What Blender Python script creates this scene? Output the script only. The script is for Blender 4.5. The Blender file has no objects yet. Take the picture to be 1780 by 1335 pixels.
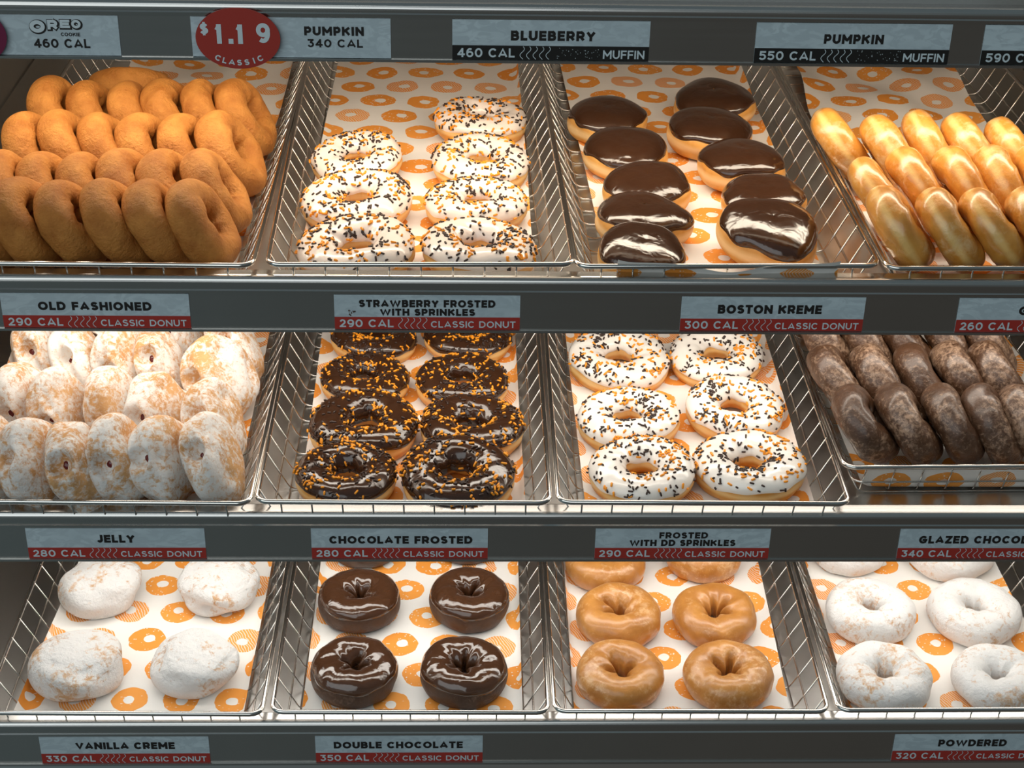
import bpy, math, random
import numpy as np
from mathutils import Vector, Matrix, Quaternion
random.seed(7)
sc = bpy.context.scene
COL = sc.collection
PI = math.pi

# ------------------------------------------------------------------ camera
FPX, CX, CY = 2890.0, 890.0, 667.5
CAM = np.array([0.0, -1.45, 1.75])
PITCH, YAW, ROLL = math.radians(29.8), 0.037105, 0.022060
_fh = np.array([math.sin(YAW), math.cos(YAW), 0]); _rt = np.array([math.cos(YAW), -math.sin(YAW), 0]); _z = np.array([0, 0, 1.0])
_fw = math.cos(PITCH) * _fh - math.sin(PITCH) * _z
_up = math.sin(PITCH) * _fh + math.cos(PITCH) * _z
CR = math.cos(ROLL) * _rt + math.sin(ROLL) * _up
CU = math.cos(ROLL) * _up - math.sin(ROLL) * _rt
cam = bpy.data.cameras.new('camera'); cam.sensor_width = 36.0; cam.lens = FPX / 1780 * 36
cam.clip_start = .05; cam.clip_end = 50
camo = bpy.data.objects.new('camera', cam); COL.objects.link(camo)
M = Matrix.Identity(4)
for i in range(3):
    M[i][0], M[i][1], M[i][2], M[i][3] = CR[i], CU[i], -_fw[i], CAM[i]
camo.matrix_world = M
sc.camera = camo

# ------------------------------------------------------------------ exposure, world, lights
sc.view_settings.view_transform = 'Standard'; sc.view_settings.look = 'None'
sc.view_settings.gamma = 1; sc.view_settings.use_curve_mapping = False
sc.view_settings.exposure = 0.0
sc.cycles.use_denoising = True
sc.cycles.max_bounces = 10; sc.cycles.glossy_bounces = 5; sc.cycles.diffuse_bounces = 5
sc.cycles.sample_clamp_indirect = 6

W = bpy.data.worlds.new('shop'); sc.world = W; W.use_nodes = True
wn = W.node_tree; wn.nodes.clear()
w_tc = wn.nodes.new('ShaderNodeTexCoord'); w_sep = wn.nodes.new('ShaderNodeSeparateXYZ')
w_map = wn.nodes.new('ShaderNodeMapRange'); w_map.inputs[1].default_value = -0.15; w_map.inputs[2].default_value = .75
w_ramp = wn.nodes.new('ShaderNodeMix'); w_ramp.data_type = 'RGBA'
w_side = wn.nodes.new('ShaderNodeMix'); w_side.data_type = 'RGBA'; w_sm = wn.nodes.new('ShaderNodeMapRange')
w_sm.inputs[1].default_value = -.75; w_sm.inputs[2].default_value = .15
w_side.inputs[6].default_value = (.13, .19, .21, 1); w_side.inputs[7].default_value = (.075, .070, .064, 1)   # floor: bluer on the left, darker on the right
w_ramp.inputs[7].default_value = (.14, .18, .20, 1)         # cool ceiling side
w_bg = wn.nodes.new('ShaderNodeBackground'); w_out = wn.nodes.new('ShaderNodeOutputWorld')
wn.links.new(w_tc.outputs['Generated'], w_sep.inputs[0]); wn.links.new(w_sep.outputs[2], w_map.inputs[0])
wn.links.new(w_sep.outputs[0], w_sm.inputs[0]); wn.links.new(w_sm.outputs[0], w_side.inputs[0]); wn.links.new(w_side.outputs[2], w_ramp.inputs[6])
wn.links.new(w_map.outputs[0], w_ramp.inputs[0]); wn.links.new(w_ramp.outputs[2], w_bg.inputs[0])
wn.links.new(w_bg.outputs[0], w_out.inputs[0]); w_bg.inputs[1].default_value = .8

def area(name, loc, target, sx, sy, power, color):
    l = bpy.data.lights.new(name, 'AREA'); l.shape = 'RECTANGLE'; l.size = sx; l.size_y = sy; l.energy = power; l.color = color
    o = bpy.data.objects.new(name, l); COL.objects.link(o); o.location = loc
    o.rotation_euler = (Vector(target) - Vector(loc)).to_track_quat('-Z', 'Y').to_euler()
    return o

# rails (y, z of the label centre line), front rims of the baskets (y, z)
RAIL = [(.0612, 1.2559), (.0272, .9861), (-.0142, .7341), (-.0481, .4803)]
RIM = {1: (.0354, 1.0332), 2: (-.0210, .7905), 3: (-.0449, .5304)}
HB = .046
DECK = {0: 1.2615, 1: RIM[1][1] - HB, 2: RIM[2][1] - HB, 3: RIM[3][1] - HB}
XL, XR = -.585, .79

# two lamp strips under every shelf: (power at mid depth, power behind the rail, colour)
LAMP = {0: (.4, 0, (1.0, .82, .64)), 1: (3.9, .22, (1.0, .85, .67)), 2: (2.2, .72, (1.0, .90, .79)), 3: (2.05, .80, (1.0, .94, .87))}
for k, (pa, pb, col) in LAMP.items():
    zt = (DECK[k - 1] if k else DECK[0] + .27) - .019
    for pw, dy, w in ((pa, .235, .07), (pb, .095, .03)):
        if pw: area('case_lamp', (.1, RAIL[k][0] + dy, zt), (.1, RAIL[k][0] + dy + .005, 0), 1.32, w, pw, col)
area('shop_fill_light', (-1.4, -2.3, 2.75), (0.0, .0, .85), 4.0, 2.2, 40, (.93, .97, 1.0))  # added cool fill from the unseen shop side, placed to light the label rails

# ------------------------------------------------------------------ helpers
def tag(o, label=None, cat=None, group=None, kind=None):
    if label: o['label'] = label
    if cat: o['category'] = cat
    if group: o['group'] = group
    if kind: o['kind'] = kind
    return o

def empty(name, loc, label, cat, group=None):
    o = bpy.data.objects.new(name, None); COL.objects.link(o); o.location = loc; o.empty_display_size = .02
    return tag(o, label, cat, group)

def link(name, me, parent=None):
    o = bpy.data.objects.new(name, me); COL.objects.link(o)
    if parent is not None: o.parent = parent
    return o

class MB:
    def __init__(s): s.v = []; s.f = []; s.n = 0
    def add(s, v, f):
        v = [tuple(map(float, p)) for p in v]
        s.v += v; s.f += [tuple(i + s.n for i in q) for q in f]; s.n += len(v)
    def box(s, x0, x1, y0, y1, z0, z1):
        s.add([(x0, y0, z0), (x1, y0, z0), (x1, y1, z0), (x0, y1, z0), (x0, y0, z1), (x1, y0, z1), (x1, y1, z1), (x0, y1, z1)],
              [(3, 2, 1, 0), (4, 5, 6, 7), (0, 1, 5, 4), (1, 2, 6, 5), (2, 3, 7, 6), (3, 0, 4, 7)])
    def tube(s, pts, r, seg=6, closed=False):
        P = [np.array(p, float) for p in pts]; n = len(P); rings = []
        prev = None
        for i in range(n):
            if closed: t = P[(i + 1) % n] - P[i - 1]
            else: t = P[min(i + 1, n - 1)] - P[max(i - 1, 0)]
            t = t / (np.linalg.norm(t) + 1e-12)
            if prev is None:
                a = np.array([0, 0, 1.0]) if abs(t[2]) < .8 else np.array([1.0, 0, 0])
            else: a = prev
            u = a - t * (a @ t); u /= np.linalg.norm(u) + 1e-12; prev = u; w = np.cross(t, u)
            rings.append([P[i] + r * (math.cos(q) * u + math.sin(q) * w) for q in [2 * PI * j / seg for j in range(seg)]])
        V = [p for R in rings for p in R]; F = []
        for i in range(n if closed else n - 1):
            i2 = (i + 1) % n
            for j in range(seg):
                j2 = (j + 1) % seg
                F.append((i * seg + j, i * seg + j2, i2 * seg + j2, i2 * seg + j))
        if not closed:
            F.append(tuple(range(seg - 1, -1, -1))); F.append(tuple((n - 1) * seg + j for j in range(seg)))
        s.add(V, F)
    def mesh(s, name, mats, smooth=True):
        me = bpy.data.meshes.new(name); me.from_pydata(s.v, [], s.f)
        for m in (mats if isinstance(mats, (list, tuple)) else [mats]): me.materials.append(m)
        if smooth: me.polygons.foreach_set('use_smooth', [True] * len(me.polygons))
        me.update(); return me
    def obj(s, name, mats, parent=None, smooth=True):
        return link(name, s.mesh(name, mats, smooth), parent)

def ray_to_z(u, v, z):
    """the point of the horizontal plane at height z that the photograph shows at pixel (u, v)"""
    d = (u - CX) / FPX * CR + (CY - v) / FPX * CU + _fw
    return CAM + d * ((z - CAM[2]) / d[2])

# ------------------------------------------------------------------ materials
class NT:
    def __init__(s, name):
        s.m = bpy.data.materials.new(name); s.m.use_nodes = True; s.t = s.m.node_tree; s.t.nodes.clear()
        s.out = s.t.nodes.new('ShaderNodeOutputMaterial')
    def n(s, typ, **kw):
        x = s.t.nodes.new(typ)
        for k, v in kw.items():
            setattr(x, k, v)
        return x
    def l(s, a, b): s.t.links.new(a, b)
    def math(s, op, a, b=None, c=None):
        x = s.n('ShaderNodeMath', operation=op)
        for i, q in enumerate((a, b, c)):
            if q is None: continue
            if isinstance(q, (int, float)): x.inputs[i].default_value = q
            else: s.l(q, x.inputs[i])
        return x.outputs[0]
    def mix(s, f, a, b):
        x = s.n('ShaderNodeMix', data_type='RGBA')
        for i, q in ((0, f), (6, a), (7, b)):
            if isinstance(q, (int, float)): x.inputs[i].default_value = q
            elif isinstance(q, tuple): x.inputs[i].default_value = q if len(q) == 4 else q + (1,)
            else: s.l(q, x.inputs[i])
        return x.outputs[2]
    def ramp(s, fac, stops):
        x = s.n('ShaderNodeValToRGB'); e = x.color_ramp.elements
        while len(e) < len(stops): e.new(.5)
        for i, (p, c) in enumerate(stops):
            e[i].position = p; e[i].color = (c, c, c, 1) if isinstance(c, (int, float)) else c + (1,)
        s.l(fac, x.inputs[0]); return x.outputs[0]
    def coords(s, jitter=True, kind='Object'):
        tc = s.n('ShaderNodeTexCoord')
        if not jitter: return tc.outputs[kind]
        oi = s.n('ShaderNodeObjectInfo'); va = s.n('ShaderNodeVectorMath', operation='ADD')
        mu = s.math('MULTIPLY', oi.outputs['Random'], 7.3)
        s.l(tc.outputs[kind], va.inputs[0]); s.l(mu, va.inputs[1]); return va.outputs[0]
    def noise(s, vec, scale, detail=4, rough=.55, dist=0.0):
        x = s.n('ShaderNodeTexNoise'); x.inputs['Scale'].default_value = scale; x.inputs['Detail'].default_value = detail
        x.inputs['Roughness'].default_value = rough; x.inputs['Distortion'].default_value = dist
        if vec is not None: s.l(vec, x.inputs['Vector'])
        return x.outputs['Fac']
    def bump(s, h, strength, dist=.001):
        b = s.n('ShaderNodeBump'); b.inputs['Strength'].default_value = strength; b.inputs['Distance'].default_value = dist
        s.l(h, b.inputs['Height']); return b.outputs[0]
    def bsdf(s, color, rough=.5, metal=0, spec=.5, coat=0, coat_rough=.1, normal=None, sss=0, coat_normal=None):
        p = s.n('ShaderNodeBsdfPrincipled')
        def put(name, q):
            if isinstance(q, (int, float)): p.inputs[name].default_value = q
            elif isinstance(q, tuple): p.inputs[name].default_value = q if len(q) == 4 else q + (1,)
            else: s.l(q, p.inputs[name])
        put('Base Color', color); put('Roughness', rough); put('Metallic', metal); put('Specular IOR Level', spec)
        if coat: put('Coat Weight', coat); put('Coat Roughness', coat_rough)
        if normal is not None: s.l(normal, p.inputs['Normal'])
        if sss:
            p.inputs['Subsurface Weight'].default_value = sss; p.inputs['Subsurface Radius'].default_value = (.006, .003, .0015)
            p.inputs['Subsurface Scale'].default_value = 1.0
        s.l(p.outputs[0], s.out.inputs[0]); return s.m

def flat(name, c, rough=.5, metal=0, spec=.5):
    return NT(name).bsdf(c, rough, metal, spec)

def m_steel(name, base, rough, streak=.10):
    t = NT(name); co = t.coords(False)
    mp = t.n('ShaderNodeMapping'); mp.inputs['Scale'].default_value = (1.0, 55, 55); t.l(co, mp.inputs[0])
    nz = t.noise(mp.outputs[0], 6, 3)
    r = t.math('MULTIPLY_ADD', nz, streak, rough - streak / 2)
    sm = t.noise(co, 5, 3)
    colr = t.mix(sm, tuple(c * .88 for c in base), tuple(min(1, c * 1.08) for c in base))
    return t.bsdf(colr, r, 1.0, normal=t.bump(nz, .06, .0004))
STEEL = m_steel('brushed_steel', (.56, .55, .53), .24)
STEEL_DECK = m_steel('deck_steel', (.66, .65, .63), .30)
STEEL_WALL = m_steel('wall_steel', (.50, .47, .43), .38)
CHROME = flat('chrome_wire', (.66, .64, .61), .17, 1.0)

def m_dough(name, c1, c2, pale=None, crust=.6, coat=0, patch=None, patch_lo=.55, patch_hi=.72, bump=.35, bscale=160, rough=.5, band_z=0.0, band_w=.006, scale=40, pscale=60, bdist=.0012):
    t = NT(name); co = t.coords()
    n1 = t.noise(co, scale, 5, .6)
    col = t.mix(t.ramp(n1, [(.32, 0.0), (.68, 1.0)]), c1, c2)
    if pale is not None:                       # the pale ring round the waist of a fried ring
        tc = t.n('ShaderNodeTexCoord'); sp = t.n('ShaderNodeSeparateXYZ'); t.l(tc.outputs['Object'], sp.inputs[0])
        d = t.math('ABSOLUTE', t.math('SUBTRACT', sp.outputs[2], band_z))
        d = t.math('ADD', d, t.math('MULTIPLY_ADD', t.noise(co, 30, 2), .006, -.003))
        f = t.ramp(t.math('DIVIDE', d, band_w * 2), [(.15, .85), (.6, 0.0)])
        col = t.mix(f, col, pale)
    n2 = t.noise(co, bscale, 5, .65)
    nl = t.noise(co, 28, 3, .5)
    h = t.math('ADD', n2, t.math('MULTIPLY', nl, 2.2))
    rg = rough
    if patch is not None:                      # flaky sugar glaze or sugar powder
        n3 = t.noise(co, pscale, 9, .72, .4)
        n4 = t.noise(co, 17, 3, .5)
        n3 = t.math('ADD', t.math('MULTIPLY', n3, .62), t.math('MULTIPLY', n4, .38))
        f = t.ramp(n3, [(patch_lo, 0.0), (patch_hi, 1.0)])
        col = t.mix(f, col, patch)
    nm = t.bump(h, bump, bdist)
    return t.bsdf(col, rg, 0, .4, coat, .22, nm)

CAKE = m_dough('plain_cake_dough', (.42, .145, .022), (.62, .26, .052), bump=.9, rough=.55, scale=44, bscale=300, bdist=.0028)
YEAST = m_dough('golden_ring_dough', (.58, .235, .034), (.74, .36, .075), pale=(.86, .57, .24), bump=.3, rough=.42, band_w=.0042)
KREME = m_dough('golden_filled_dough', (.56, .25, .045), (.72, .38, .10), pale=(.86, .59, .29), bump=.35, rough=.5, band_z=-.002, band_w=.0055)
GLAZED = m_dough('glazed_ring_dough', (.58, .225, .030), (.74, .35, .065), pale=(.88, .56, .19), bump=.4, rough=.32, coat=1.0, patch=(.88, .63, .33), patch_lo=.51, patch_hi=.72, band_w=.005, pscale=70, bdist=.002)
GLAZED_CAKE = m_dough('glazed_cake_dough', (.42, .165, .032), (.58, .26, .06), bump=.42, rough=.38, coat=.7, patch=(.80, .52, .28), patch_lo=.52, patch_hi=.70, pscale=110)
CHOC_CAKE = m_dough('chocolate_cake_dough', (.055, .027, .016), (.095, .048, .027), bump=.5, rough=.55, coat=.12, patch=(.26, .17, .12), patch_lo=.56, patch_hi=.75, pscale=120, bdist=.002)
GLAZED_CHOC = m_dough('glazed_chocolate_dough', (.052, .023, .011), (.095, .042, .019), bump=.6, rough=.38, coat=.55, patch=(.34, .22, .145), patch_lo=.50, patch_hi=.62, pscale=190, bdist=.0028)
POWDER_JELLY = m_dough('sugared_jelly_dough', (.58, .29, .105), (.72, .42, .19), bump=.7, rough=.8, patch=(.82, .79, .755), patch_lo=.435, patch_hi=.535, scale=20, pscale=150, bdist=.0028)
POWDER = m_dough('powdered_dough', (.58, .34, .17), (.72, .48, .29), bump=.9, rough=.85, patch=(.82, .81, .795), patch_lo=.375, patch_hi=.475, scale=20, pscale=120, bdist=.003)

POWDER_FILLED = m_dough('powdered_filled_dough', (.56, .31, .14), (.72, .47, .27), bump=1.0, rough=.85, patch=(.82, .81, .795), patch_lo=.40, patch_hi=.485, scale=20, pscale=95, bdist=.004)

def m_icing(name, c1, c2, rough, coat, bump=.15):
    t = NT(name); co = t.coords(); n = t.noise(co, 22, 3); n2 = t.noise(co, 60, 2, .5, .6)
    return t.bsdf(t.mix(n, c1, c2), rough, 0, .5, coat, .06, t.bump(n2, bump, .004))
PINK_ICING = m_icing('pale_pink_icing', (.86, .74, .66), (.92, .84, .77), .28, .5, .12)
WHITE_ICING = m_icing('white_icing', (.88, .83, .76), (.93, .90, .85), .26, .5, .12)
CHOC_ICING = m_icing('chocolate_icing', (.030, .011, .005), (.050, .020, .009), .15, .6, .32)
CHOC_GLOSS = m_icing('glossy_chocolate_icing', (.050, .020, .009), (.075, .031, .014), .10, .8, .35)
ORANGE_SP = flat('orange_sprinkle', (.90, .33, .012), .35)
BROWN_SP = flat('brown_sprinkle', (.035, .016, .010), .3)
JELLY = flat('dark_red_jelly', (.11, .010, .009), .12)

def m_paper():
    t = NT('printed_liner_paper'); uv = t.coords(False, 'UV')
    nz = t.n('ShaderNodeTexNoise'); nz.inputs['Scale'].default_value = 55; nz.inputs['Detail'].default_value = 2; t.l(uv, nz.inputs['Vector'])
    dv = t.n('ShaderNodeVectorMath', operation='MULTIPLY_ADD'); t.l(nz.outputs['Color'], dv.inputs[0])
    dv.inputs[1].default_value = (.007, .007, 0); t.l(uv, dv.inputs[2])
    sp = t.n('ShaderNodeSeparateXYZ'); t.l(dv.outputs[0], sp.inputs[0])
    A, B = .0585, .054
    v = t.math('DIVIDE', sp.outputs[1], B); row = t.math('FLOOR', v)
    u = t.math('ADD', t.math('DIVIDE', sp.outputs[0], A), t.math('MULTIPLY', t.math('MODULO', t.math('ADD', row, 100.0), 2.0), .5))
    cu = t.math('FLOOR', u)
    cell = t.n('ShaderNodeCombineXYZ'); t.l(cu, cell.inputs[0]); t.l(row, cell.inputs[1])
    wn_ = t.n('ShaderNodeTexWhiteNoise', noise_dimensions='2D'); t.l(cell.outputs[0], wn_.inputs['Vector'])
    cs = t.n('ShaderNodeSeparateColor'); t.l(wn_.outputs['Color'], cs.inputs[0])
    lx = t.math('MULTIPLY', t.math('SUBTRACT', t.math('FRACT', u), .5), A)
    ly = t.math('MULTIPLY', t.math('SUBTRACT', t.math('FRACT', v), .5), B)
    sx = t.math('MULTIPLY_ADD', cs.outputs[0], .16, .92)
    d = t.math('SQRT', t.math('ADD', t.math('POWER', t.math('MULTIPLY', lx, sx), 2.0), t.math('POWER', ly, 2.0)))
    hx = t.math('MULTIPLY_ADD', cs.outputs[1], .006, -.003); hy = t.math('MULTIPLY_ADD', cs.outputs[2], .006, -.003)
    dh = t.math('SQRT', t.math('ADD', t.math('POWER', t.math('ADD', lx, hx), 2.0), t.math('POWER', t.math('ADD', ly, hy), 2.0)))
    ring = t.math('MULTIPLY', t.math('LESS_THAN', d, .0215), t.math('GREATER_THAN', dh, .0068))
    # three toppings: sugar dots, drizzle stripes, dashes
    vo = t.n('ShaderNodeTexVoronoi'); vo.inputs['Scale'].default_value = 210; t.l(uv, vo.inputs['Vector'])
    dots = t.math('LESS_THAN', vo.outputs['Distance'], .20)
    st = t.math('ADD', t.math('MULTIPLY', sp.outputs[0], 1900.0), t.math('MULTIPLY', sp.outputs[1], 1000.0))
    stripes = t.math('GREATER_THAN', t.math('SINE', st), .62)
    mp = t.n('ShaderNodeMapping'); mp.inputs['Scale'].default_value = (110, 300, 1); mp.inputs['Rotation'].default_value = (0, 0, .5); t.l(uv, mp.inputs[0])
    vo2 = t.n('ShaderNodeTexVoronoi'); vo2.inputs['Scale'].default_value = 1; t.l(mp.outputs[0], vo2.inputs['Vector'])
    dash = t.math('LESS_THAN', vo2.outputs['Distance'], .17)
    k = wn_.outputs['Value']
    is0 = t.math('LESS_THAN', k, .5); is2 = t.math('GREATER_THAN', k, .72); is1 = t.math('SUBTRACT', 1.0, t.math('ADD', is0, is2))
    top = t.math('ADD', t.math('ADD', t.math('MULTIPLY', is0, dots), t.math('MULTIPLY', is1, stripes)), t.math('MULTIPLY', is2, dash))
    ink = t.math('MULTIPLY', ring, t.math('SUBTRACT', 1.0, t.math('MULTIPLY', top, .75)))
    wr = t.noise(uv, 22, 4)
    white = t.mix(wr, (.80, .78, .745), (.87, .855, .825))
    col = t.mix(ink, white, t.mix(cs.outputs[1], (.84, .31, .045), (.88, .37, .075)))
    return t.bsdf(col, .6, 0, .3, normal=t.bump(t.noise(uv, 30, 4), .25, .002))
PAPER = m_paper()

def m_card():
    t = NT('crumpled_label_paper'); co = t.coords()
    v = t.n('ShaderNodeTexVoronoi'); v.feature = 'F1'; v.inputs['Scale'].default_value = 26; v.inputs['Randomness'].default_value = 1
    mp = t.n('ShaderNodeMapping'); mp.inputs['Scale'].default_value = (1, 1, 2.1); mp.inputs['Rotation'].default_value = (0, .5, 0); t.l(co, mp.inputs[0]); t.l(mp.outputs[0], v.inputs['Vector'])
    n = t.noise(mp.outputs[0], 48, 4, .55, 1.6)
    f = t.ramp(n, [(.46, 0.0), (.54, .8), (.66, 1.0)])
    f2 = t.ramp(v.outputs['Distance'], [(.25, .35), (.8, 1.0)])
    col = t.mix(t.math('MULTIPLY', f, f2), (.48, .575, .62), (.60, .71, .755))
    return t.bsdf(col, .45, 0, .35)
CARD = m_card()
BAND_RED = flat('red_band', (.42, .035, .024), .5)
BAND_BLACK = flat('black_band', (.012, .011, .010), .5)
INK_BLACK = flat('black_print', (.014, .012, .011), .5)
INK_WHITE = flat('white_print', (.64, .74, .78), .5)
OVAL_RED = flat('red_oval', (.40, .038, .026), .45)
OVAL_PURPLE = flat('purple_oval', (.17, .012, .055), .45)

# ------------------------------------------------------------------ the case
def extrude_x(prof, x0, x1):
    mb = MB(); n = len(prof)
    mb.add([(x0, y, z) for y, z in prof] + [(x1, y, z) for y, z in prof],
           [(i, (i + 1) % n, n + (i + 1) % n, n + i) for i in range(n)] + [tuple(range(n - 1, -1, -1)), tuple(range(n, 2 * n))])
    return mb

def arc(cy, cz, r, a0, a1, n=5):
    return [(cy + r * math.cos(math.radians(a0 + (a1 - a0) * i / n)), cz + r * math.sin(math.radians(a0 + (a1 - a0) * i / n))) for i in range(n + 1)]

SHELF_DEPTH = .90
shelf_labels = ['steel display shelf along the top edge with muffin and pumpkin labels on its rail',
                'steel display shelf under plain, pink frosted, chocolate topped and glazed donuts',
                'steel display shelf under sugared jelly and chocolate frosted sprinkled donuts',
                'bottom steel display shelf under powdered and double chocolate donuts']
for k in range(4):
    ry, rz = RAIL[k]; dz = DECK[k]
    top = .0375 if k else .0335
    s = empty('display_shelf', (0, ry, dz), shelf_labels[k], 'shelf', 'steel shelves of the display case')
    # rail: shallow channel for the labels, a step, a rounded nose, a flat lip, the back of the lip
    prof = [(.0035, -.0225), (-.0022, -.0225), (-.0022, -.0200), (.0, -.0195), (.0, .0200), (-.0022, .0203), (-.0026, .0235), (-.0010, .0245)]
    prof += arc(.0060, top - .0070, .0070, 180, 90, 7)
    prof += arc(.0165, top - .0025, .0025, 90, 0) + [(.0190, dz - rz), (.0150, dz - rz), (.0150, top - .006), (.0035, top - .006)]
    r = extrude_x([(y, z + rz - dz) for y, z in prof], XL, XR).obj('price_rail', STEEL, s, False)
    d = MB(); d.box(XL, XR, .0185, SHELF_DEPTH, -.003, 0.0); d.box(XL, XR, SHELF_DEPTH - .004, SHELF_DEPTH, -.02, 0)
    d.box(XL, XR, .022, .04, -.018, -.003)
    d.obj('deck', STEEL_DECK, s, False)
Y_BACK = RAIL[0][0] + SHELF_DEPTH + .01
def wall(name, x0, x1, y0, y1, z0, z1, m):
    b = MB(); b.box(x0, x1, y0, y1, z0, z1); return tag(b.obj(name, m, None, False), kind='structure')
WALL_BACK = flat('back_panel', (.50, .53, .54), .5)
wall('wall_left', XL - .03, XL - .002, -.06, Y_BACK, .30, 1.55, STEEL_WALL)
wall('wall_right', XR + .002, XR + .03, -.06, Y_BACK, .30, 1.55, STEEL_WALL)
wall('wall_back', XL - .03, XR + .03, Y_BACK + .002, Y_BACK + .02, .30, 1.55, WALL_BACK)
# clean front glass
gm = bpy.data.materials.new('clear_glass'); gm.use_nodes = True; gt = gm.node_tree; gt.nodes.clear()
go = gt.nodes.new('ShaderNodeOutputMaterial'); gb = gt.nodes.new('ShaderNodeBsdfTransparent'); gb.inputs[0].default_value = (.965, .98, .975, 1)
gt.links.new(gb.outputs[0], go.inputs[0])
g = MB(); g.add([(XL - .03, -.13, .32), (XR + .03, -.13, .32), (XR + .03, -.07, 1.55), (XL - .03, -.07, 1.55)], [(0, 1, 2, 3)])
tag(g.obj('window_1', gm, None, False), kind='structure')

# ------------------------------------------------------------------ baskets
WB, LBK, INS, INF = .303, .79, .025, .018
def make_basket():
    root = empty('wire_basket', (0, 0, 0), 'x', 'basket', 'chrome wire baskets on the shelves')
    def rounded(x0, x1, y0, y1, z, r, n=5):
        P = []
        for cx, cy, a in ((x1 - r, y1 - r, 0), (x0 + r, y1 - r, 90), (x0 + r, y0 + r, 180), (x1 - r, y0 + r, 270)):
            P += [(cx + r * math.cos(math.radians(a + 90 * i / n)), cy + r * math.sin(math.radians(a + 90 * i / n)), z) for i in range(n + 1)]
        return P
    rim = MB(); rim.tube(rounded(0, WB, 0, LBK, HB, .013), .0028, 10, True); rim.obj('top_rim', CHROME, root)
    f = .58
    hp = MB(); hp.tube(rounded(INS * f, WB - INS * f, INF * f, LBK - INS * f, HB * (1 - f) + .001, .012), .0013, 6, True); hp.obj('middle_hoop', CHROME, root)
    cw = MB()
    def bend(p0, p1, p2, n=4, rr=.008):
        a, b, c = (np.array(q, float) for q in (p0, p1, p2))
        d0 = (a - b) / np.linalg.norm(a - b); d1 = (c - b) / np.linalg.norm(c - b); s, e = b + d0 * rr, b + d1 * rr
        return [tuple((1 - t) ** 2 * s + 2 * t * (1 - t) * b + t * t * e) for t in [i / n for i in range(n + 1)]]
    ny = 22
    for i in range(ny):
        y = .020 + (LBK - .04) * i / (ny - 1); zb = .0014
        A, B, C, D = (.001, y, HB + .0022), (INS, y, zb), (WB - INS, y, zb), (WB - .001, y, HB + .0022)
        cw.tube([A] + bend(A, B, C) + bend(B, C, D) + [D], .00095, 6)
    cw.obj('cross_wires', CHROME, root)
    lw = MB(); nx = 9
    for i in range(nx):
        x = .025 + (WB - .05) * i / (nx - 1); zb = .0034
        A, B, C, D = (x, .001, HB + .0022), (x, INF, zb), (x, LBK - INS, zb), (x, LBK - .001, HB + .0022)
        lw.tube([A] + bend(A, B, C) + bend(B, C, D) + [D], .00095, 6)
    lw.obj('lengthwise_wires', CHROME, root)
    return root

def copy_tree(o, parent=None):
    c = o.copy(); COL.objects.link(c); c.parent = parent
    for ch in list(o.children): copy_tree(ch, c)
    return c

# (row, left x, yaw in degrees, front rim y or None for the usual, contents)
BASKETS = {(1, 1): (-.5062, .44, None, 'plain tan cake donuts'), (1, 2): (-.1889, -.86, None, 'pink frosted sprinkled donuts'),
           (1, 3): (.1169, -1.08, None, 'round chocolate topped donuts'), (1, 4): (.4273, -.88, None, 'leaning glazed golden donuts'),
           (2, 1): (-.5168, .67, None, 'sugared jelly donuts'), (2, 2): (-.2077, .31, None, 'chocolate frosted sprinkled donuts'),
           (2, 3): (.1037, .51, None, 'white frosted sprinkled donuts'), (2, 4): (.4155, -1.0, .0462, 'dark glazed chocolate donuts'),
           (3, 1): (-.5165, .73, None, 'smooth powdered donuts without holes'), (3, 2): (-.2032, .45, None, 'chocolate ring donuts with glossy icing'),
           (3, 3): (.1068, .37, None, 'brown glazed ring donuts'), (3, 4): (.4212, -.19, None, 'white powdered ring donuts')}
proto = None
BASKET_OBJ = {}
for (k, c), (x, yaw, yf, what) in BASKETS.items():
    if proto is None: proto = b = make_basket()
    else: b = copy_tree(proto)
    b.location = (x, RIM[k][0] if yf is None else yf, DECK[k]); b.rotation_euler.z = -math.radians(yaw)
    b['label'] = 'chrome wire basket holding the ' + what
    BASKET_OBJ[(k, c)] = b

# ------------------------------------------------------------------ printed liners (edges read off the photograph)
LIN = {(1, 1): [(235, 112), (235, 112), (518.7, 106.7), (443, 375)], (1, 2): [(588.6, 108.6), (540, 337), (905, 108.6), (923.8, 408)],
       (1, 3): [(971, 108), (1035, 375), (1285.8, 112), (1345.7, 262)], (1, 4): [(1381, 120), (1411, 210), (1643, 116), (1722, 228)],
       (2, 1): [(10, 600), (-60, 800), (470, 576), (452, 669)], (2, 2): [(561.4, 576), (531, 793.5), (897.8, 576), (920, 867.6)],
       (2, 3): [(981, 576), (1016, 867), (1331, 578), (1361.7, 682)], (2, 4): [(1402, 600), (1490, 830), (1750, 600), (1840, 720)],
       (3, 1): [(99, 1064), (25.6, 1231), (479, 972), (433, 1231)], (3, 2): [(556, 972), (523.8, 1231), (905, 972), (912.4, 1231)],
       (3, 3): [(975, 972), (990, 1231), (1317.6, 972), (1372, 1231)], (3, 4): [(1390.8, 970), (1457, 1186.7), (1726, 970), (1760, 1040)]}
FLAP = {(1, 3): .052, (2, 4): .040}
LZ = .0058
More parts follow.
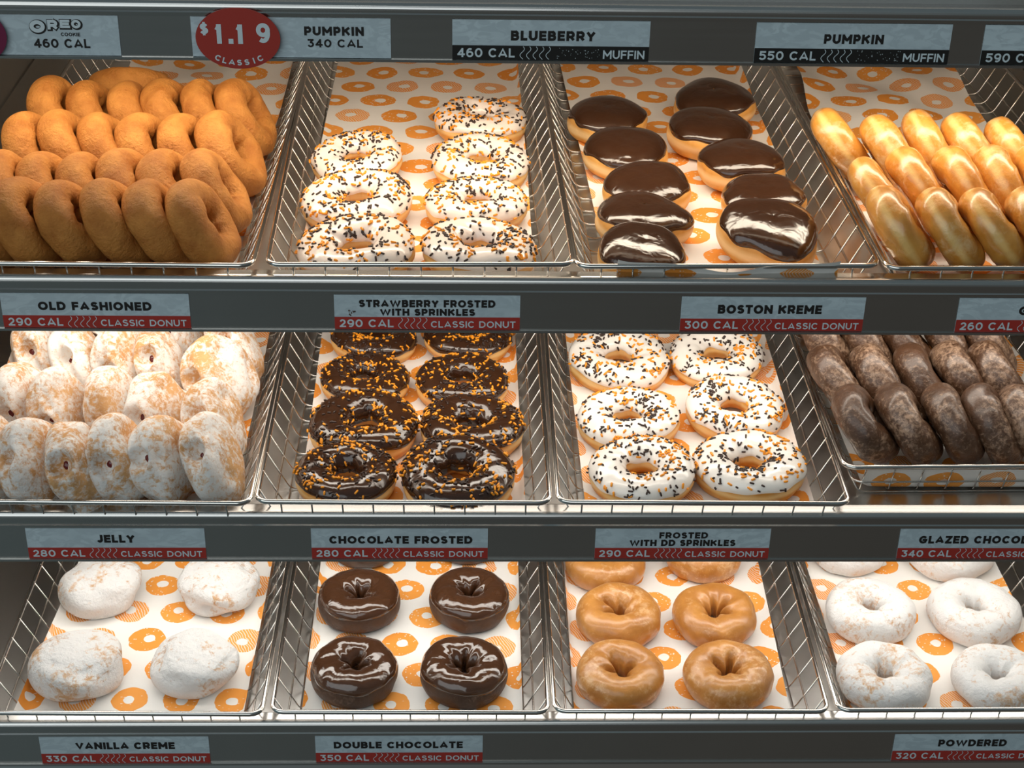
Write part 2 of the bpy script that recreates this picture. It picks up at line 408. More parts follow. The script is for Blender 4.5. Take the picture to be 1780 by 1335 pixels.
def make_liner(key):
    k, c = key; bx, yaw, yf, what = BASKETS[key]
    y0 = (RIM[k][0] if yf is None else yf); a = math.radians(yaw)
    P = [ray_to_z(u, v, DECK[k] + LZ) for u, v in LIN[key]]
    def edge(A, B):
        if abs(A[1] - B[1]) < 1e-4: return lambda y: A[0]
        s = (B[0] - A[0]) / (B[1] - A[1]); return lambda y: A[0] + s * (y - A[1])
    el, er = edge(P[0], P[1]), edge(P[2], P[3])
    rnd = random.Random(k * 10 + c)
    ph = [rnd.uniform(0, 6.28) for _ in range(8)]
    flap = FLAP.get(key, 0)
    yb = y0 + INF + .006
    ys = list(np.linspace(yb - flap, yb, 8))[:-1] if flap else []
    ys += list(np.linspace(yb, y0 + LBK - INS - .01, 70))
    nx = 40
    V = []; UV = []
    rumple = {(1, 4): .010, (1, 1): .008}.get(key, .0028)
    for y in ys:
        yc = max(y, yb); l, r = el(yc), er(yc)
        sag = bx + math.sin(a) * (yc - y0)
        wl, wr = sag + INS + .004, sag + WB - INS - .004          # the base of the basket
        for i in range(nx + 1):
            x = l + (r - l) * i / nx
            z = LZ; X = x; Y = yc
            back = max(0, (yc - y0 - .30) / .35)
            wv = math.sin(x * 31 + ph[0] + yc * 9) * math.sin(yc * 23 + ph[1]) + .6 * math.sin(x * 57 + ph[2]) * math.sin(yc * 41 + ph[3] + x * 20)
            z += rumple * back * (wv + 1.3) * .5
            e = min(x - l, r - x)
            z += .0035 * math.exp(-e / .008) * (.6 + .4 * math.sin(yc * 17 + ph[4]))
            if x < wl: q = wl - x; z += q * .88; X = wl - q * .48
            if x > wr: q = x - wr; z += q * .88; X = wr + q * .48
            if y < yb:
                q = yb - y; z += q * .86; Y = yb - q * .46
                if key == (1, 3): z += -.010 * math.exp(-((i / nx - .5) / .16) ** 2) * (q / flap)
            V.append((X, Y, DECK[k] + z)); UV.append((x - bx + .5, y - y0 + .5))
    F = []
    w = nx + 1
    for j in range(len(ys) - 1):
        for i in range(nx): F.append((j * w + i, j * w + i + 1, (j + 1) * w + i + 1, (j + 1) * w + i))
    me = bpy.data.meshes.new('paper_liner'); me.from_pydata(V, [], F); me.materials.append(PAPER)
    uvl = me.uv_layers.new(name='UVMap'); off = (rnd.uniform(0, .05), rnd.uniform(0, .05)); rot = rnd.uniform(-.06, .06)
    for lp in me.loops:
        uu, vv = UV[lp.vertex_index]
        uvl.data[lp.index].uv = (uu * math.cos(rot) - vv * math.sin(rot) + off[0], uu * math.sin(rot) + vv * math.cos(rot) + off[1])
    me.polygons.foreach_set('use_smooth', [True] * len(F)); me.update()
    o = link('paper_liner', me)
    tag(o, 'white paper liner printed with orange rings under the ' + what, 'paper liner', 'printed paper liners in the baskets')
for key in BASKETS: make_liner(key)

# ------------------------------------------------------------------ donut shapes
def waves(rs, n, lo=1):
    C = [(kk, rs.uniform(.4, 1) / (kk ** .7), rs.uniform(0, 6.283)) for kk in range(lo, lo + n)]
    tot = sum(c[1] for c in C)
    return lambda u: sum(a * np.cos(kk * u + p) for kk, a, p in C) / tot

def spow(x, p): return np.sign(x) * np.abs(x) ** p

def ring_surface(seed, R, a, b, wob=.04, star=0.0, flat_=.80, sq=.92, lump=.03, fine=.012):
    rs = random.Random(seed); nR, nA, nZ, nS = waves(rs, 3, 2), waves(rs, 4, 1), waves(rs, 3, 1), waves(rs, 3, 4)
    L = [(rs.randint(2, 7), rs.randint(1, 3), rs.uniform(0, 6.28)) for _ in range(5)]
    L2 = [(rs.randint(6, 17), rs.randint(2, 7), rs.uniform(0, 6.28)) for _ in range(9)]
    def S(u, p):
        c, s = np.cos(p), np.sin(p)
        lum = 1 + lump * sum(np.cos(i * u + j * p + q) for i, j, q in L) / 2.5 + fine * sum(np.cos(i * u + j * p + q) for i, j, q in L2) / 3
        aw = a * (1 + .07 * nA(u)) * lum
        x = R * (1 + wob * nR(u)) + aw * spow(c, sq)
        inner = np.clip(-c, 0, 1) ** 1.5
        x = x + inner * star * a * nS(u)
        z = b * (1 + .07 * nZ(u)) * lum * spow(s, sq)
        z = np.where(z < -flat_ * b, -flat_ * b + (z + flat_ * b) * .15, z)
        x = np.maximum(x, .0012)
        return np.stack([x * np.cos(u), x * np.sin(u), z], -1)
    return S

def round_surface(seed, A, b, wob=.03, sq=.62, flat_=.85, dents=0.0, hole=None, lump=.025):
    rs = random.Random(seed); nR, nZ = waves(rs, 4, 2), waves(rs, 3, 1)
    L = [(rs.randint(1, 5), rs.randint(1, 3), rs.uniform(0, 6.28)) for _ in range(5)]
    D = [(rs.uniform(0, 6.28), rs.uniform(-.4, 1.25), rs.uniform(.14, .42)) for _ in range(9)]
    crease = rs.uniform(-.5, .5)
    def S(u, p):
        c, s = np.cos(p), np.sin(p)
        lum = 1 + lump * c * sum(np.cos(i * u + j * p + q) for i, j, q in L) / 2.5
        if dents:
            for du, dp, w in D:
                dd = np.angle(np.exp(1j * (u - du)))
                lum = lum - dents * np.exp(-(dd * dd * np.maximum(c, .1) ** 2 + (p - dp) ** 2) / (w * w))
        r = A * (1 + wob * nR(u)) * np.abs(c) ** sq * lum
        z = b * (1 + .05 * nZ(u) * c) * spow(s, .9) * lum
        if hole:
            dd = np.angle(np.exp(1j * u)); g = np.exp(-((dd / .25) ** 2 + ((p - .05) / .46) ** 2) ** 3)
            r = r * (1 - hole * g)
            g2 = np.exp(-((dd / .75) ** 2)) * np.exp(-((p - .05 - crease * dd) / .22) ** 2)
            r = r * (1 - .14 * g2)
        z = np.where(z < -flat_ * b, -flat_ * b + (z + flat_ * b) * .15, z)
        return np.stack([r * np.cos(u), r * np.sin(u), z], -1)
    return S

def s_normal(S, u, p):
    e = 1e-3
    n = np.cross(S(u + e, p) - S(u - e, p), S(u, p + e) - S(u, p - e))
    return n / (np.linalg.norm(n, axis=-1, keepdims=True) + 1e-12)

def grid_mesh(name, P, mats, close_v):
    nu, nv = P.shape[:2]
    V = P.reshape(-1, 3).tolist(); F = []
    for i in range(nu):
        i2 = (i + 1) % nu
        for j in range(nv if close_v else nv - 1):
            j2 = (j + 1) % nv
            F.append((i * nv + j, i2 * nv + j, i2 * nv + j2, i * nv + j2))
    me = bpy.data.meshes.new(name); me.from_pydata(V, [], F); me.materials.append(mats)
    me.polygons.foreach_set('use_smooth', [True] * len(F)); me.update(); return me

def body_mesh(name, S, mat, ring, nu=96, nv=40):
    u = np.linspace(0, 2 * PI, nu, endpoint=False)[:, None]
    p = (np.linspace(0, 2 * PI, nv, endpoint=False) if ring else PI / 2 * np.sin(np.linspace(-PI / 2 + .004, PI / 2 - .004, nv)))[None, :]
    return grid_mesh(name, S(u + 0 * p, p + 0 * u), mat, ring)

def icing_limits(seed, lo, hi, amp):
    rs = random.Random(seed); w1, w2 = waves(rs, 11, 2), waves(rs, 6, 2)
    return (lambda u: lo + amp * w1(u)), (lambda u: hi + amp * .6 * w2(u))

def icing_mesh(name, S, lim, mat, th, nu=96, nv=26, cap=False):
    lo, hi = lim
    u = np.linspace(0, 2 * PI, nu, endpoint=False)[:, None]; t = np.linspace(0, 1, nv)[None, :]
    tt = t ** .8 if cap else t
    p = lo(u) + (hi(u) - lo(u)) * tt
    prof = np.sqrt(np.clip(1 - np.abs(2 * t - 1) ** 10, 0, 1)) if not cap else np.sqrt(np.clip(1 - (1 - t) ** 14, 0, 1))
    h = prof * (th + .0009) - .0009
    uu = u + 0 * p
    return grid_mesh(name, S(uu, p) + s_normal(S, uu, p) * h[..., None], mat, False)

def sprinkle_mesh(name, S, lim, th, mat, count, seed, length, rad, clump):
    rs = random.Random(seed); lo, hi = lim
    V = []; F = []
    clumps = [(rs.uniform(0, 6.283), rs.uniform(.4, 2.4)) for _ in range(5)]
    seg = 6
    while count > 0:
        if rs.random() < clump:
            cu, cp = rs.choice(clumps); u = cu + rs.gauss(0, .28); p = cp + rs.gauss(0, .3)
        else:
            u = rs.uniform(0, 2 * PI); p = rs.uniform(-.1, 3.2)
        l, h = float(lo(np.array(u))), float(hi(np.array(u)))
        if not (l + .12 < p < h - .1): continue
        pt = S(np.array(u), np.array(p))
        if math.hypot(pt[0], pt[1]) < rs.uniform(0, .042): continue
        n = s_normal(S, np.array(u), np.array(p)); n = n
        a = np.array([rs.gauss(0, 1), rs.gauss(0, 1), rs.gauss(0, 1)]); t = a - n * (a @ n); t /= np.linalg.norm(t)
        t = t + n * rs.gauss(0, .12); t /= np.linalg.norm(t)
        w = np.cross(n, t); L = length * rs.uniform(.65, 1.15) / 2
        c0 = pt + n * (th + rad * .55)
        base = len(V)
        for off, rr in ((-L, .55), (-L + rad * .6, 1), (L - rad * .6, 1), (L, .55)):
            for q in range(seg):
                an = 2 * PI * q / seg
                V.append(tuple(c0 + t * off + rad * rr * (math.cos(an) * n + math.sin(an) * w)))
        for i in range(3):
            for q in range(seg):
                q2 = (q + 1) % seg
                F.append((base + i * seg + q, base + i * seg + q2, base + (i + 1) * seg + q2, base + (i + 1) * seg + q))
        F.append(tuple(base + q for q in range(seg - 1, -1, -1))); F.append(tuple(base + 3 * seg + q for q in range(seg)))
        count -= 1
    me = bpy.data.meshes.new(name); me.from_pydata(V, [], F); me.materials.append(mat)
    me.polygons.foreach_set('use_smooth', [True] * len(F)); me.update(); return me

def kit_frosted(prefix, icing, n_or, n_br, seeds, D=.114, hi=3.05):
    out = []
    for sd in seeds:
        a = .0196; R = D / 2 - a; b = .0178
        S = ring_surface(sd, R, a, b, .035, .04)
        lim = icing_limits(sd + 50, .10, hi, .26)
        th = .0016
        out.append([('dough', body_mesh('dough', S, YEAST, True), None), ('icing', icing_mesh('icing', S, lim, icing, th), None),
                    ('orange_sprinkles', sprinkle_mesh('orange_sprinkles', S, lim, th, ORANGE_SP, n_or, sd + 1, .0054, .00120, .25), 'stuff'),
                    ('brown_sprinkles', sprinkle_mesh('brown_sprinkles', S, lim, th, BROWN_SP, n_br, sd + 2, .0050, .00105, .3), 'stuff')])
    return out
K_PINK = kit_frosted('pink', PINK_ICING, 105, 190, (11, 12, 13))
K_CHOC = kit_frosted('choc', CHOC_ICING, 130, 200, (21, 22, 23, 24), hi=3.5)
K_WHITE = kit_frosted('white', WHITE_ICING, 105, 175, (31, 32, 33))
def kit_boston(seeds):
    out = []
    for sd in seeds:
        S = round_surface(sd, .0500, .0225, .035, .58, .85, .035, None, .03)
        lim = icing_limits(sd + 50, .24, PI / 2, .30); lim = (lim[0], lambda u: PI / 2 - 1e-5 + 0 * u)
        out.append([('dough', body_mesh('dough', S, KREME, False), None), ('icing', icing_mesh('icing', S, lim, CHOC_ICING, .0018, cap=True), None)])
    return out
K_BOST = kit_boston((41, 42, 43, 44))
def kit_dblchoc(seeds):
    out = []
    for sd in seeds:
        S = ring_surface(sd, .0308, .0198, .0205, .025, .40, .82)
        lim = icing_limits(sd + 50, .30, 3.5, .18)
        out.append([('dough', body_mesh('dough', S, CHOC_CAKE, True), None), ('icing', icing_mesh('icing', S, lim, CHOC_GLOSS, .0016), None)])
    return out
K_DBL = kit_dblchoc((51, 52, 53, 54))
def kit_ring(name, mat, seeds, R, a, b, star, flat_=.82, wob=.03, lump=.03):
    return [[(name, body_mesh(name, ring_surface(sd, R, a, b, wob, star, flat_, .92, lump), mat, True), None)] for sd in seeds]
K_GLCAKE = kit_ring('donut', GLAZED_CAKE, (61, 62, 63, 64), .0318, .0200, .0205, .42)
K_POWD = kit_ring('donut', POWDER, (71, 72, 73, 74), .0325, .0215, .0200, .16, lump=.05)
K_PLAIN = kit_ring('donut', CAKE, (81, 82, 83, 84, 85), .0335, .0178, .0198, .22, 1.0, .03, .045)
K_GLAZED = kit_ring('donut', GLAZED, (91, 92, 93, 94), .0310, .0200, .0195, .15, 1.0, .03, .04)
K_GLCHOC = kit_ring('donut', GLAZED_CHOC, (101, 102, 103, 104), .0305, .0200, .0200, .30, 1.0, .03, .05)
K_VAN = [[('donut', body_mesh('donut', round_surface(sd, .0520, .0245, .035, .60, .85, .10, None, .06), POWDER_FILLED, False, 96, 40), None)] for sd in (111, 112, 113, 114)]
K_JELLY = []
for sd in (121, 122, 123, 124, 125):
    S = round_surface(sd, .0510, .0235, .04, .55, 1.0, .12, .30, .07)
    jb = MB(); c = S(np.array(0.0), np.array(.05)) - np.array([.0050, 0, 0])
    rs = random.Random(sd)
    us = np.linspace(0, 2 * PI, 12, endpoint=False); vs = np.linspace(-1.45, 1.45, 7)
    P = [c + np.array([.0066 * math.cos(v) * math.cos(u), .0078 * math.cos(v) * math.sin(u), .0072 * math.sin(v)]) for u in us for v in vs]
    F = [(i * 7 + j, ((i + 1) % 12) * 7 + j, ((i + 1) % 12) * 7 + j + 1, i * 7 + j + 1) for i in range(12) for j in range(6)]
    jb.add(P, F)
    K_JELLY.append([('dough', body_mesh('dough', S, POWDER_JELLY, False, 110, 44), None), ('jelly', jb.mesh('jelly', JELLY), None)])

used = {}
def put(kit, idx, name, loc, rot, label, group, scale=1.0):
    parts = kit[idx % len(kit)]
    if len(parts) == 1:
        o = link(name, parts[0][1]); tag(o, label, 'donut', group)
    else:
        o = empty(name, (0, 0, 0), label, 'donut', group)
        for pn, me, kd in parts:
            c = link(pn, me, o)
            if kd: c['kind'] = kd
    o.location = loc; o.rotation_euler = rot.to_euler(); o.scale = (scale,) * 3
    return o

ORD = ['front', 'second', 'third', 'fourth', 'fifth', 'sixth']
SHELF = {1: 'top', 2: 'middle', 3: 'bottom'}
def lying(kit, name, k, org, sc_, oy, items, h, look, group, D0, tilt=3, spinseed=1):
    """items: (zoomed x, zoomed y, zoomed width or None, label tail)"""
    rs = random.Random(spinseed)
    for i, (x, y, w, tail) in enumerate(items):
        z = DECK[k] + LZ + h
        p = ray_to_z(org + x / sc_, oy + y / sc_, z)
        s = 1.0
        if w:
            D = w / sc_ / FPX * float((p - CAM) @ _fw); s = min(1.10, max(.93, D / D0))
        p[1] = max(p[1], RIM[k][0] + .019 + .5 * D0 * s)      # keep clear of the front wires
        q = Quaternion((1, 0, 0), math.radians(rs.uniform(-tilt, tilt) + tilt * .6)) @ Quaternion((0, 1, 0), math.radians(rs.uniform(-tilt, tilt))) @ Quaternion((0, 0, 1), rs.uniform(0, 6.28))
        put(kit, i + spinseed, name, (p[0], p[1], DECK[k] + LZ + h * s + .001), q, look + ', ' + tail, group, s)

def col_tail(side, n, names): return [f'{side} column, {t}' for t in names[:n]]
F4 = ['frontmost', 'second from front', 'third from front', 'rearmost']
lying(K_PINK, 'ring_donut', 1, 450, 2.67, 0, [(1019, 1175, 525, 'right column, frontmost'), (1010, 965, 470, 'right column, second from front'), (1029, 770, 452, 'right column, third from front'), (1030, 575, 428, 'right column, rearmost'),
      (455, 1180, 540, 'left column, frontmost'), (458, 955, 507, 'left column, second from front'), (455, 750, 425, 'left column, rearmost')],
      .0143, 'pink frosted ring donut with sprinkles', 'pink frosted sprinkled ring donuts', .114, 4, 1)
lying(K_BOST, 'filled_donut', 1, 930, 2.67, 0, [(497, 1190, 423, 'left column, frontmost'), (498, 1045, 447, 'left column, second from front'), (520, 890, 405, 'left column, third from front'), (425, 725, 395, 'left column, fourth from front'), (338, 570, 369, 'left column, rearmost'),
      (1085, 1105, 480, 'right column, frontmost'), (1055, 935, 392, 'right column, second from front'), (953, 780, 415, 'right column, third from front'), (805, 635, 402, 'right column, fourth from front'), (825, 500, 385, 'right column, rearmost')],
      .0195, 'round chocolate topped donut without a hole', 'round chocolate topped donuts', .100, 6, 2)
lying(K_CHOC, 'ring_donut', 2, 430, 2.967, 480, [(510, 1040, 520, 'left column, frontmost'), (605, 790, 555, 'left column, second from front'), (607, 545, 457, 'left column, third from front'), (655, 330, 440, 'left column, rearmost'),
      (1083, 1050, 590, 'right column, frontmost'), (1158, 795, 535, 'right column, second from front'), (1108, 560, 472, 'right column, third from front'), (1140, 325, 450, 'right column, rearmost')],
      .0143, 'chocolate frosted ring donut with sprinkles', 'chocolate frosted sprinkled ring donuts', .114, 4, 3)
lying(K_WHITE, 'ring_donut', 2, 900, 2.967, 480, [(640, 1025, 550, 'left column, frontmost'), (568, 755, 525, 'left column, second from front'), (520, 450, 518, 'left column, third from front'), (478, 180, 445, 'left column, rearmost under the rail'),
      (1190, 1000, 570, 'right column, frontmost'), (1115, 700, 506, 'right column, second from front'), (1020, 430, 478, 'right column, rearmost')],
      .0143, 'white frosted ring donut with sprinkles', 'white frosted sprinkled ring donuts', .114, 4, 4)
lying(K_DBL, 'ring_donut', 3, 430, 2.933, 880, [(546, 848, 443, 'front left'), (1102, 852, 445, 'front right'), (571, 489, 418, 'second row left'), (1132, 478, 411, 'second row right'), (605, 165, None, 'cut off by the rail, left'), (1125, 145, None, 'cut off by the rail, right')],
      .0178, 'chocolate cake ring donut with glossy icing', 'glossy double chocolate ring donuts', .101, 2, 5)
lying(K_GLCAKE, 'ring_donut', 3, 900, 2.933, 880, [(521, 865, 447, 'front left'), (1069, 868, 458, 'front right'), (511, 563, 433, 'second row left'), (1004, 565, 428, 'second row right'), (447, 285, 415, 'cut off by the rail, left'), (945, 235, 400, 'cut off by the rail, right')],
      .0180, 'brown glazed cake ring donut', 'brown glazed cake ring donuts', .103, 2, 6)
lying(K_POWD, 'ring_donut', 3, 1280, 2.934, 880, [(754, 880, 478, 'front left'), (1330, 885, 465, 'front right'), (683, 540, 457, 'second row left'), (1210, 545, 463, 'second row right'), (560, 205, 392, 'cut off by the rail, left'), (1080, 225, 445, 'cut off by the rail, right')],
      .0175, 'white powdered ring donut', 'white powdered ring donuts', .108, 2, 7)
lying(K_VAN, 'filled_donut', 3, 0, 2.933, 880, [(398, 818, 475, 'front left'), (995, 800, 440, 'front right'), (511, 410, 422, 'rear left'), (1110, 400, 417, 'rear right')],
      .0205, 'white powdered donut without a hole', 'round powdered filled donuts', .104, 3, 8)

def standing(kit, name, k, org, sc_, oy, rows, lean, look, group, hz, hole_dir=None, seed=1, turn=0.0, from_left=False, scale=1.0, ymin=None):
    rs = random.Random(seed); i = 0
    for r, row in enumerate(rows):
        for j, it in enumerate(row):
            x, y = it[:2]; ov = it[2] if len(it) > 2 else {}
            z = DECK[k] + LZ + hz
            p = ray_to_z(org + x / sc_, oy + y / sc_, z)
            if r == 0 and ymin: p[1] = max(p[1], ymin)
            ln = math.radians(ov.get('lean', lean) + rs.uniform(-4, 4)); tn = math.radians(ov.get('turn', turn) + rs.uniform(-5, 5) * (3 if hole_dir else 1))
            n = Vector((math.cos(ln) * math.cos(tn), -math.cos(ln) * math.sin(tn), math.sin(ln)))
            if hole_dir is None:
                q = Vector((0, 0, 1)).rotation_difference(n) @ Quaternion((0, 0, 1), rs.uniform(0, 6.28))
            else:
                hd = Vector(hole_dir) + Vector((rs.uniform(-.25, .25), 0, rs.uniform(-.45, .55)))
                xa = (hd - n * hd.dot(n)).normalized(); ya = n.cross(xa)
                q = Matrix((xa, ya, n)).transposed().to_quaternion()
            end = 'left' if from_left else 'right'
            rowname = ['front', 'second', 'third', 'rear'][r]
            pos = ('first' if j == 0 else ORD[j]) + f' from {end} end'
            put(kit, i * 3 + j, name, tuple(p), q, f'{look}, {rowname} row, {pos}', group, scale * rs.uniform(.97, 1.03)); i += 1

standing(K_PLAIN, 'ring_donut', 1, 0, 2.67, 0,
         [[(935, 1065), (738, 1075), (533, 1080), (325, 1080), (118, 1075), (-88, 1075)], [(1005, 890), (812, 895), (625, 900), (440, 905), (253, 900), (70, 900)],
          [(1075, 715), (890, 715), (708, 715), (528, 712), (345, 712), (170, 712)], [(1140, 545), (985, 550), (820, 555), (645, 558), (462, 555), (290, 550)]],
         32, 'plain tan cake donut leaning on edge', 'plain tan cake donuts', .0518, seed=3, scale=.97, ymin=RIM[1][0] + .068)
p = ray_to_z(225, 165, DECK[1] + .05)
put(K_PLAIN, 2, 'ring_donut', (p[0], p[1] + .015, DECK[1] + .052), Quaternion((1, 0, 0), -.55), 'plain tan cake donut lying flatter behind the rear row', 'plain tan cake donuts')
standing(K_GLAZED, 'ring_donut', 1, 1280, 2.67, 0,
         [[(800, 1140), (1022, 1115), (1218, 1098), (1430, 1100), (1630, 1100)], [(665, 915), (855, 875), (1065, 875), (1245, 865), (1440, 865)],
          [(487, 670), (715, 715), (895, 690), (1095, 700), (1290, 715)]],
         36, 'golden glazed ring donut leaning on edge', 'golden glazed ring donuts', .0518, seed=5, from_left=True, scale=.96, ymin=RIM[1][0] + .068)
standing(K_GLCHOC, 'ring_donut', 2, 1280, 3.034, 480,
         [[(710, 860, {'lean': 42, 'turn': 8}), (935, 840), (1165, 830), (1370, 820), (1570, 830)], [(545, 560), (765, 570), (985, 560), (1190, 540), (1392, 545)],
          [(470, 340), (690, 350), (895, 355), (1120, 350), (1325, 350)]],
         36, 'dark glazed chocolate ring donut leaning on edge', 'dark glazed chocolate ring donuts', .0518, seed=7, from_left=True, ymin=.0462 + .070)
standing(K_JELLY, 'filled_donut', 2, 0, 2.967, 480,
         [[(1100, 950), (855, 948), (623, 956), (412, 985), (172, 965), (-40, 950)], [(1115, 760, {'turn': 18}), (835, 715), (600, 695), (315, 695), (120, 665)],
          [(1140, 520, {'turn': 30, 'lean': 36}), (846, 470), (652, 465), (422, 460), (222, 420)], [(1215, 360), (930, 290), (700, 290), (505, 285), (310, 285)]],
         25, 'sugar dusted jelly donut on edge', 'sugar dusted jelly donuts', .0500, hole_dir=(0, -.80, .50), seed=9, turn=7)

# ------------------------------------------------------------------ label lettering (drawn strokes)
def A_(cx, cy, rx, ry, a0, a1, n=12):
    return [(cx + rx * math.cos(math.radians(a0 + (a1 - a0) * i / n)), cy + ry * math.sin(math.radians(a0 + (a1 - a0) * i / n))) for i in range(n + 1)]
G = {   # width, strokes in a unit box
    'A': (1.0, [[(0, 0), (.5, 1), (1, 0)], [(.17, .25), (.83, .25)]]),
    'B': (.82, [[(0, 0), (0, 1)], [(0, 1), (.62, 1)] + A_(.62, .77, .30, .23, 90, -90, 8) + [(0, .54)], [(0, .54), (.66, .54)] + A_(.66, .27, .34, .27, 90, -90, 8) + [(0, 0)]]),
    'C': (.92, [A_(.54, .5, .54, .5, 45, 315, 22)]),
    'D': (.92, [[(0, 0), (0, 1)], [(0, 1), (.45, 1)] + A_(.45, .5, .55, .5, 90, -90, 14) + [(0, 0)]]),
    'E': (.72, [[(0, 0), (0, 1)], [(0, 1), (1, 1)], [(0, .52), (.9, .52)], [(0, 0), (1, 0)]]),
    'F': (.70, [[(0, 0), (0, 1)], [(0, 1), (1, 1)], [(0, .48), (.9, .48)]]),
    'G': (.96, [A_(.52, .5, .52, .5, 48, 330, 22) + [(1, .15), (1, .48)], [(1, .48), (.58, .48)]]),
    'H': (.88, [[(0, 0), (0, 1)], [(1, 0), (1, 1)], [(0, .5), (1, .5)]]),
    'I': (.0, [[(.5, 0), (.5, 1)]]),
    'J': (.66, [[(1, 1), (1, .32)] + A_(.5, .32, .5, .32, 0, -150, 10)]),
    'K': (.90, [[(0, 0), (0, 1)], [(1, 1), (.05, .42)], [(.38, .62), (1, 0)]]),
    'L': (.66, [[(0, 1), (0, 0)], [(0, 0), (1, 0)]]),
    'M': (1.08, [[(0, 0), (0, 1)], [(0, 1), (.5, .30)], [(.5, .30), (1, 1)], [(1, 1), (1, 0)]]),
    'N': (.92, [[(0, 0), (0, 1)], [(0, 1), (1, 0)], [(1, 0), (1, 1)]]),
    'O': (1.04, [A_(.5, .5, .5, .5, 0, 360, 28)]),
    'P': (.78, [[(0, 0), (0, 1)], [(0, 1), (.6, 1)] + A_(.6, .69, .4, .31, 90, -90, 10) + [(0, .38)]]),
    'R': (.84, [[(0, 0), (0, 1)], [(0, 1), (.6, 1)] + A_(.6, .70, .38, .30, 90, -90, 10) + [(0, .40)], [(.52, .40), (1, 0)]]),
    'S': (.78, [A_(.5, .76, .46, .24, 30, 270, 12) + A_(.5, .26, .5, .26, 90, -150, 12)]),
    'T': (.78, [[(0, 1), (1, 1)], [(.5, 1), (.5, 0)]]),
    'U': (.88, [[(0, 1), (0, .40)] + A_(.5, .40, .5, .40, 180, 360, 14) + [(1, 1)]]),
    'V': (.96, [[(0, 1), (.5, 0), (1, 1)]]),
    'W': (1.42, [[(0, 1), (.25, 0), (.5, .95), (.75, 0), (1, 1)]]),
    'Y': (.92, [[(0, 1), (.5, .42)], [(1, 1), (.5, .42)], [(.5, .42), (.5, 0)]]),
    'Z': (.78, [[(0, 1), (1, 1)], [(1, 1), (0, 0)], [(0, 0), (1, 0)]]),
    '0': (.84, [A_(.5, .5, .5, .5, 0, 360, 26)]),
    '1': (.42, [[(.05, .80), (.72, 1.0)], [(.72, 1), (.72, 0)]]),
    '2': (.74, [A_(.48, .70, .46, .30, 160, -35, 12) + [(.0, 0)], [(0, 0), (1, 0)]]),
    '3': (.74, [[(.05, 1), (.92, 1)], [(.92, 1), (.42, .62)], [(.42, .62)] + A_(.46, .31, .52, .31, 80, -150, 14)]),
    '4': (.82, [[(.72, 0), (.72, 1)], [(.72, 1), (0, .28)], [(0, .26), (1, .26)]]),
    '5': (.76, [[(.92, 1), (.12, 1)], [(.12, 1), (.06, .52)], [(.06, .55)] + A_(.46, .31, .54, .31, 110, -150, 14)]),
    '6': (.78, [A_(.5, .31, .5, .31, 0, 360, 20), [(.02, .36)] + A_(.52, .5, .52, .5, 190, 62, 10)]),
    '8': (.80, [A_(.5, .75, .42, .25, 0, 360, 18), A_(.5, .27, .5, .27, 0, 360, 18)]),
    '9': (.78, [A_(.5, .69, .5, .31, 0, 360, 20), [(.98, .64)] + A_(.48, .5, .52, .5, 10, -118, 10)]),
    '$': (.74, [A_(.5, .68, .46, .20, 30, 270, 12) + A_(.5, .30, .5, .20, 90, -150, 12), [(.5, 1.0), (.5, -.02)]]),
    '.': (.0, [[(.5 + .001 * math.cos(q), .0 + .02 * q) for q in (0, 1)]]),
}
def stroke(mb, pts, h, y, ext=True, xf=None):
    P = [np.array(p, float) for p in pts]; n = len(P)
    closed = np.linalg.norm(P[0] - P[-1]) < 1e-7
    if ext and not closed:
        for a, b in ((0, 1), (-1, -2)):
            d = P[a] - P[b]; d /= np.linalg.norm(d) + 1e-12
            k = h if (abs(d[0]) < .02 or abs(d[1]) < .02) else h * .35
            P[a] = P[a] + d * k
    V = []
    for i in range(n):
        if closed: t0 = P[i] - P[i - 1 if i > 0 else n - 2]; t1 = P[(i + 1) if i < n - 1 else 1] - P[i]
        else: t0 = P[i] - P[max(i - 1, 0)] if i > 0 else P[1] - P[0]; t1 = P[min(i + 1, n - 1)] - P[i] if i < n - 1 else P[n - 1] - P[n - 2]
        t0 = t0 / (np.linalg.norm(t0) + 1e-12); t1 = t1 / (np.linalg.norm(t1) + 1e-12)
        nn = np.array([-(t0 + t1)[1], (t0 + t1)[0]]); L = np.linalg.norm(nn); nn = nn / (L + 1e-12)
        m = h / max(.72, nn @ np.array([-t0[1], t0[0]]))
        for s in (1, -1):
            q = P[i] + nn * m * s
            if xf: q = xf(q)
            V.append((q[0], y, q[1]))
    mb.lift = getattr(mb, 'lift', 0) + 1; V = [(a, b - .00003 * (mb.lift % 5), c) for a, b, c in V]
    mb.add(V, [(2 * i, 2 * i + 1, 2 * i + 3, 2 * i + 2) for i in range(n - 1)])

def text(mb, s, x0, x1, zb, cap, y, weight, slant=0.0, xf=None):
    """draws s between x0 and x1, baseline zb, capital height cap, stroke weight in cap heights"""
    w = weight; h = w / 2
    adv = []
    for ch in s:
        adv.append(.36 if ch == ' ' else max(G[ch][0], w))
    gap = .16
    tot = sum(adv) + gap * (len(s) - 1)
    sx = (x1 - x0) / tot
    x = x0
    for ch, a in zip(s, adv):
        if ch != ' ':
            for st in G[ch][1]:
                pts = []
                for (px, pz) in st:
                    X = x + sx * (h + px * max(a - w, 0)) if a > w else x + sx * a / 2
                    Z = zb + cap * (h + pz * (1 - w))
                    pts.append((X + slant * (Z - zb), Z))
                stroke(mb, pts, h * cap, y, True, xf)
        x += sx * (a + gap)

